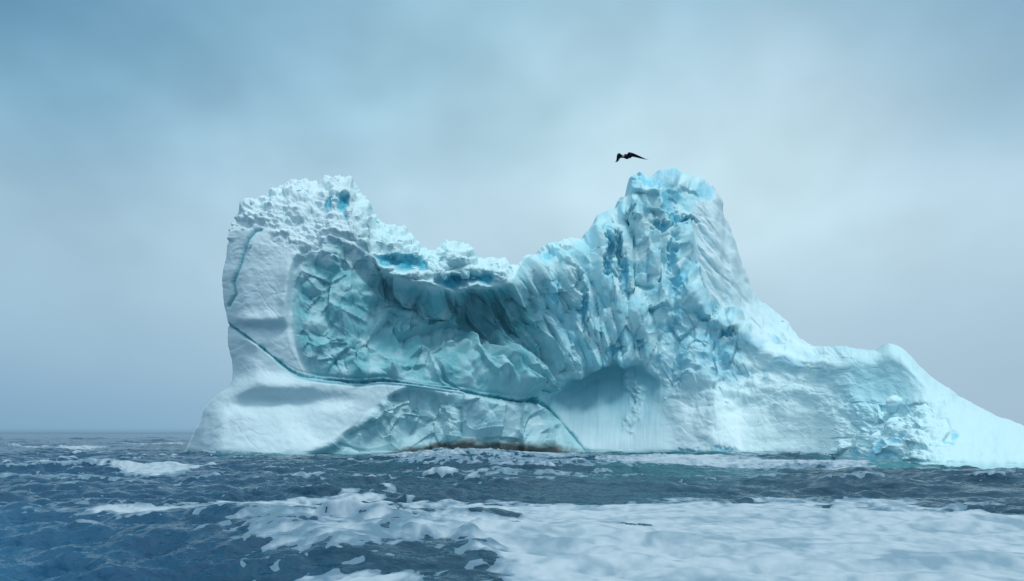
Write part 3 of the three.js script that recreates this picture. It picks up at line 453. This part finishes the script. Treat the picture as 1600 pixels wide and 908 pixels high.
// ------------------------------------------------------------------ the bird
{
  const bird = new THREE.Group(); bird.name = 'seabird';
  bird.userData = { label: 'dark bird with a pale head gliding on drooped wings above the right peak', category: 'bird' };
  const [bx, by, bz] = place(978.5, 244.5, 50); bird.position.set(bx, by, bz);
  const dark = new THREE.MeshStandardMaterial({ vertexColors: true, roughness: 0.85 }), plain = new THREE.MeshStandardMaterial({ color: new THREE.Color().setRGB(0.010, 0.012, 0.016), roughness: 0.85 });
  // local axes: x = outwards to one wing, z = forwards (beak), y = up. One closed skin: for every spanwise station a loop over and under.
  const SP = 121, LP = 48, pos = [], col = [], idx = [], HALFSPAN = 1.12;
  const spine = (a) => { const u = a / HALFSPAN; return { y: 0.085 * smooth(0.05, 0.4, u) - 0.20 * Math.pow(smooth(0.28, 1.05, u), 1.25), z: 0.03 + 0.10 * smooth(0.05, 0.4, u) - 0.62 * Math.pow(smooth(0.3, 1.05, u), 1.2), chord: 0.37 * (1 - Math.pow(u, 3.2)) + 0.012, thick: 0.034 * (1 - u) + 0.006 }; };
  const bodyHalf = (z) => { const t = clamp((z + 0.42) / 0.84); const torso = 0.15 * Math.sqrt(Math.max(0, 1 - Math.pow((z + 0.02) / 0.30, 2))), head = 0.078 * Math.sqrt(Math.max(0, 1 - Math.pow((z - 0.335) / 0.085, 2))), neck = z > 0.1 && z < 0.34 ? 0.058 : 0, tail = z < -0.15 && z > -0.46 ? 0.05 + (-0.15 - z) * 0.18 : 0; return { w: Math.max(torso, head, neck, tail), h: Math.max(torso, head, neck, tail ? 0.03 * (z + 0.46) / 0.31 + 0.008 : 0) }; };
  for (let i = 0; i < SP; i++) {
    const f = i / (SP - 1) * 2 - 1, x = Math.sign(f) * HALFSPAN * Math.pow(Math.abs(f), 1.5), a = Math.abs(x), s = spine(a);
    let z1 = s.z + s.chord * 0.45, z0 = s.z - s.chord * 0.55;
    for (let z = 0.41; z > 0; z -= 0.005) if (bodyHalf(z).w > a) { z1 = Math.max(z1, z); break; }
    for (let z = -0.46; z < 0; z += 0.005) if (bodyHalf(z).w > a) { z0 = Math.min(z0, z); break; }
    for (let k = 0; k < LP; k++) {
      const ang = k / LP * Math.PI * 2, u = 0.5 + 0.5 * Math.cos(ang), z = lerp(z0, z1, u), side = Math.sin(ang) >= 0 ? 1 : -1, b = bodyHalf(z);
      const wing = s.thick * 2 * Math.sqrt(Math.max(0, u * (1 - u))) * (z > s.z - s.chord * 0.56 && z < s.z + s.chord * 0.46 ? 1 : 0.1), round = b.w > a ? b.h * Math.sqrt(1 - (a / b.w) ** 2) : 0;
      pos.push(x, s.y + (z - s.z) * 0.6 * smooth(0.1, 0.35, a) + side * Math.max(wing, round) * (side < 0 ? 1.05 : 1) - (z > 0.2 && a < 0.1 ? 0.03 : 0), z);
      const head = z > 0.26 && a < 0.075 && !(side < 0 && z < 0.3), wrist = a > 0.42 && a < 0.5 && u > 0.8; const tip = a > HALFSPAN * 0.95 && u < 0.6;
      col.push(...(head ? [0.72, 0.56, 0.58] : wrist ? [0.3, 0.28, 0.29] : tip ? [0.12, 0.10, 0.11] : [0.010, 0.012, 0.016]));
      if (i < SP - 1) { const p = i * LP + k, q = i * LP + (k + 1) % LP; idx.push(p, p + LP, q, q, p + LP, q + LP); }
    }
  }
  const g = new THREE.BufferGeometry(); g.setAttribute('position', new THREE.Float32BufferAttribute(pos, 3)); g.setAttribute('color', new THREE.Float32BufferAttribute(col, 3)); g.setIndex(idx); g.computeVertexNormals();
  part('body', g, dark, bird);
  const beak = new THREE.ConeGeometry(0.018, 0.085, 10); beak.rotateX(Math.PI / 2 + 0.25); beak.translate(0, -0.045, 0.435); part('beak', beak, new THREE.MeshStandardMaterial({ color: new THREE.Color().setRGB(0.25, 0.16, 0.06), roughness: 0.5 }), bird);
  for (const sd of [-1, 1]) { const e = new THREE.SphereGeometry(0.011, 10, 8); e.translate(sd * 0.062, -0.005, 0.372); part('eye', e, plain, bird); }
  const feather = (len, wid) => { const sh = new THREE.Shape(); sh.moveTo(0, -wid * 0.4); sh.quadraticCurveTo(len * 0.6, -wid * 0.6, len, 0); sh.quadraticCurveTo(len * 0.6, wid * 0.6, 0, wid * 0.4); const q = new THREE.ExtrudeGeometry(sh, { depth: 0.004, bevelEnabled: false, curveSegments: 6 }); q.rotateX(Math.PI / 2); return q; };
  const quill = feather(0.26, 0.045), tailQuill = feather(0.2, 0.05);
  for (const sd of [-1, 1]) for (let k = 0; k < 7; k++) { const a = HALFSPAN * (0.99 - k * 0.055), s = spine(a), o = part('flight_feather', quill, plain, bird); o.position.set(sd * a, s.y - s.chord * 0.22, s.z - s.chord * 0.3); const out = 0.75 - k * 0.10; o.rotation.order = 'YXZ'; o.rotation.y = sd > 0 ? Math.PI / 2 - out : Math.PI / 2 + out; o.rotation.z = -0.25 * out; }
  for (let k = -2; k <= 2; k++) { const o = part('tail_feather', tailQuill, plain, bird); o.position.set(k * 0.02, spine(0).y, -0.36); o.rotation.y = Math.PI / 2 + k * 0.16; }
  bird.rotation.order = 'YXZ'; bird.rotation.y = -0.7; bird.rotation.z = -0.10; bird.scale.setScalar(0.76); bird.rotation.x = 0.0;
  scene.add(bird);
}

renderer.render(scene, camera);
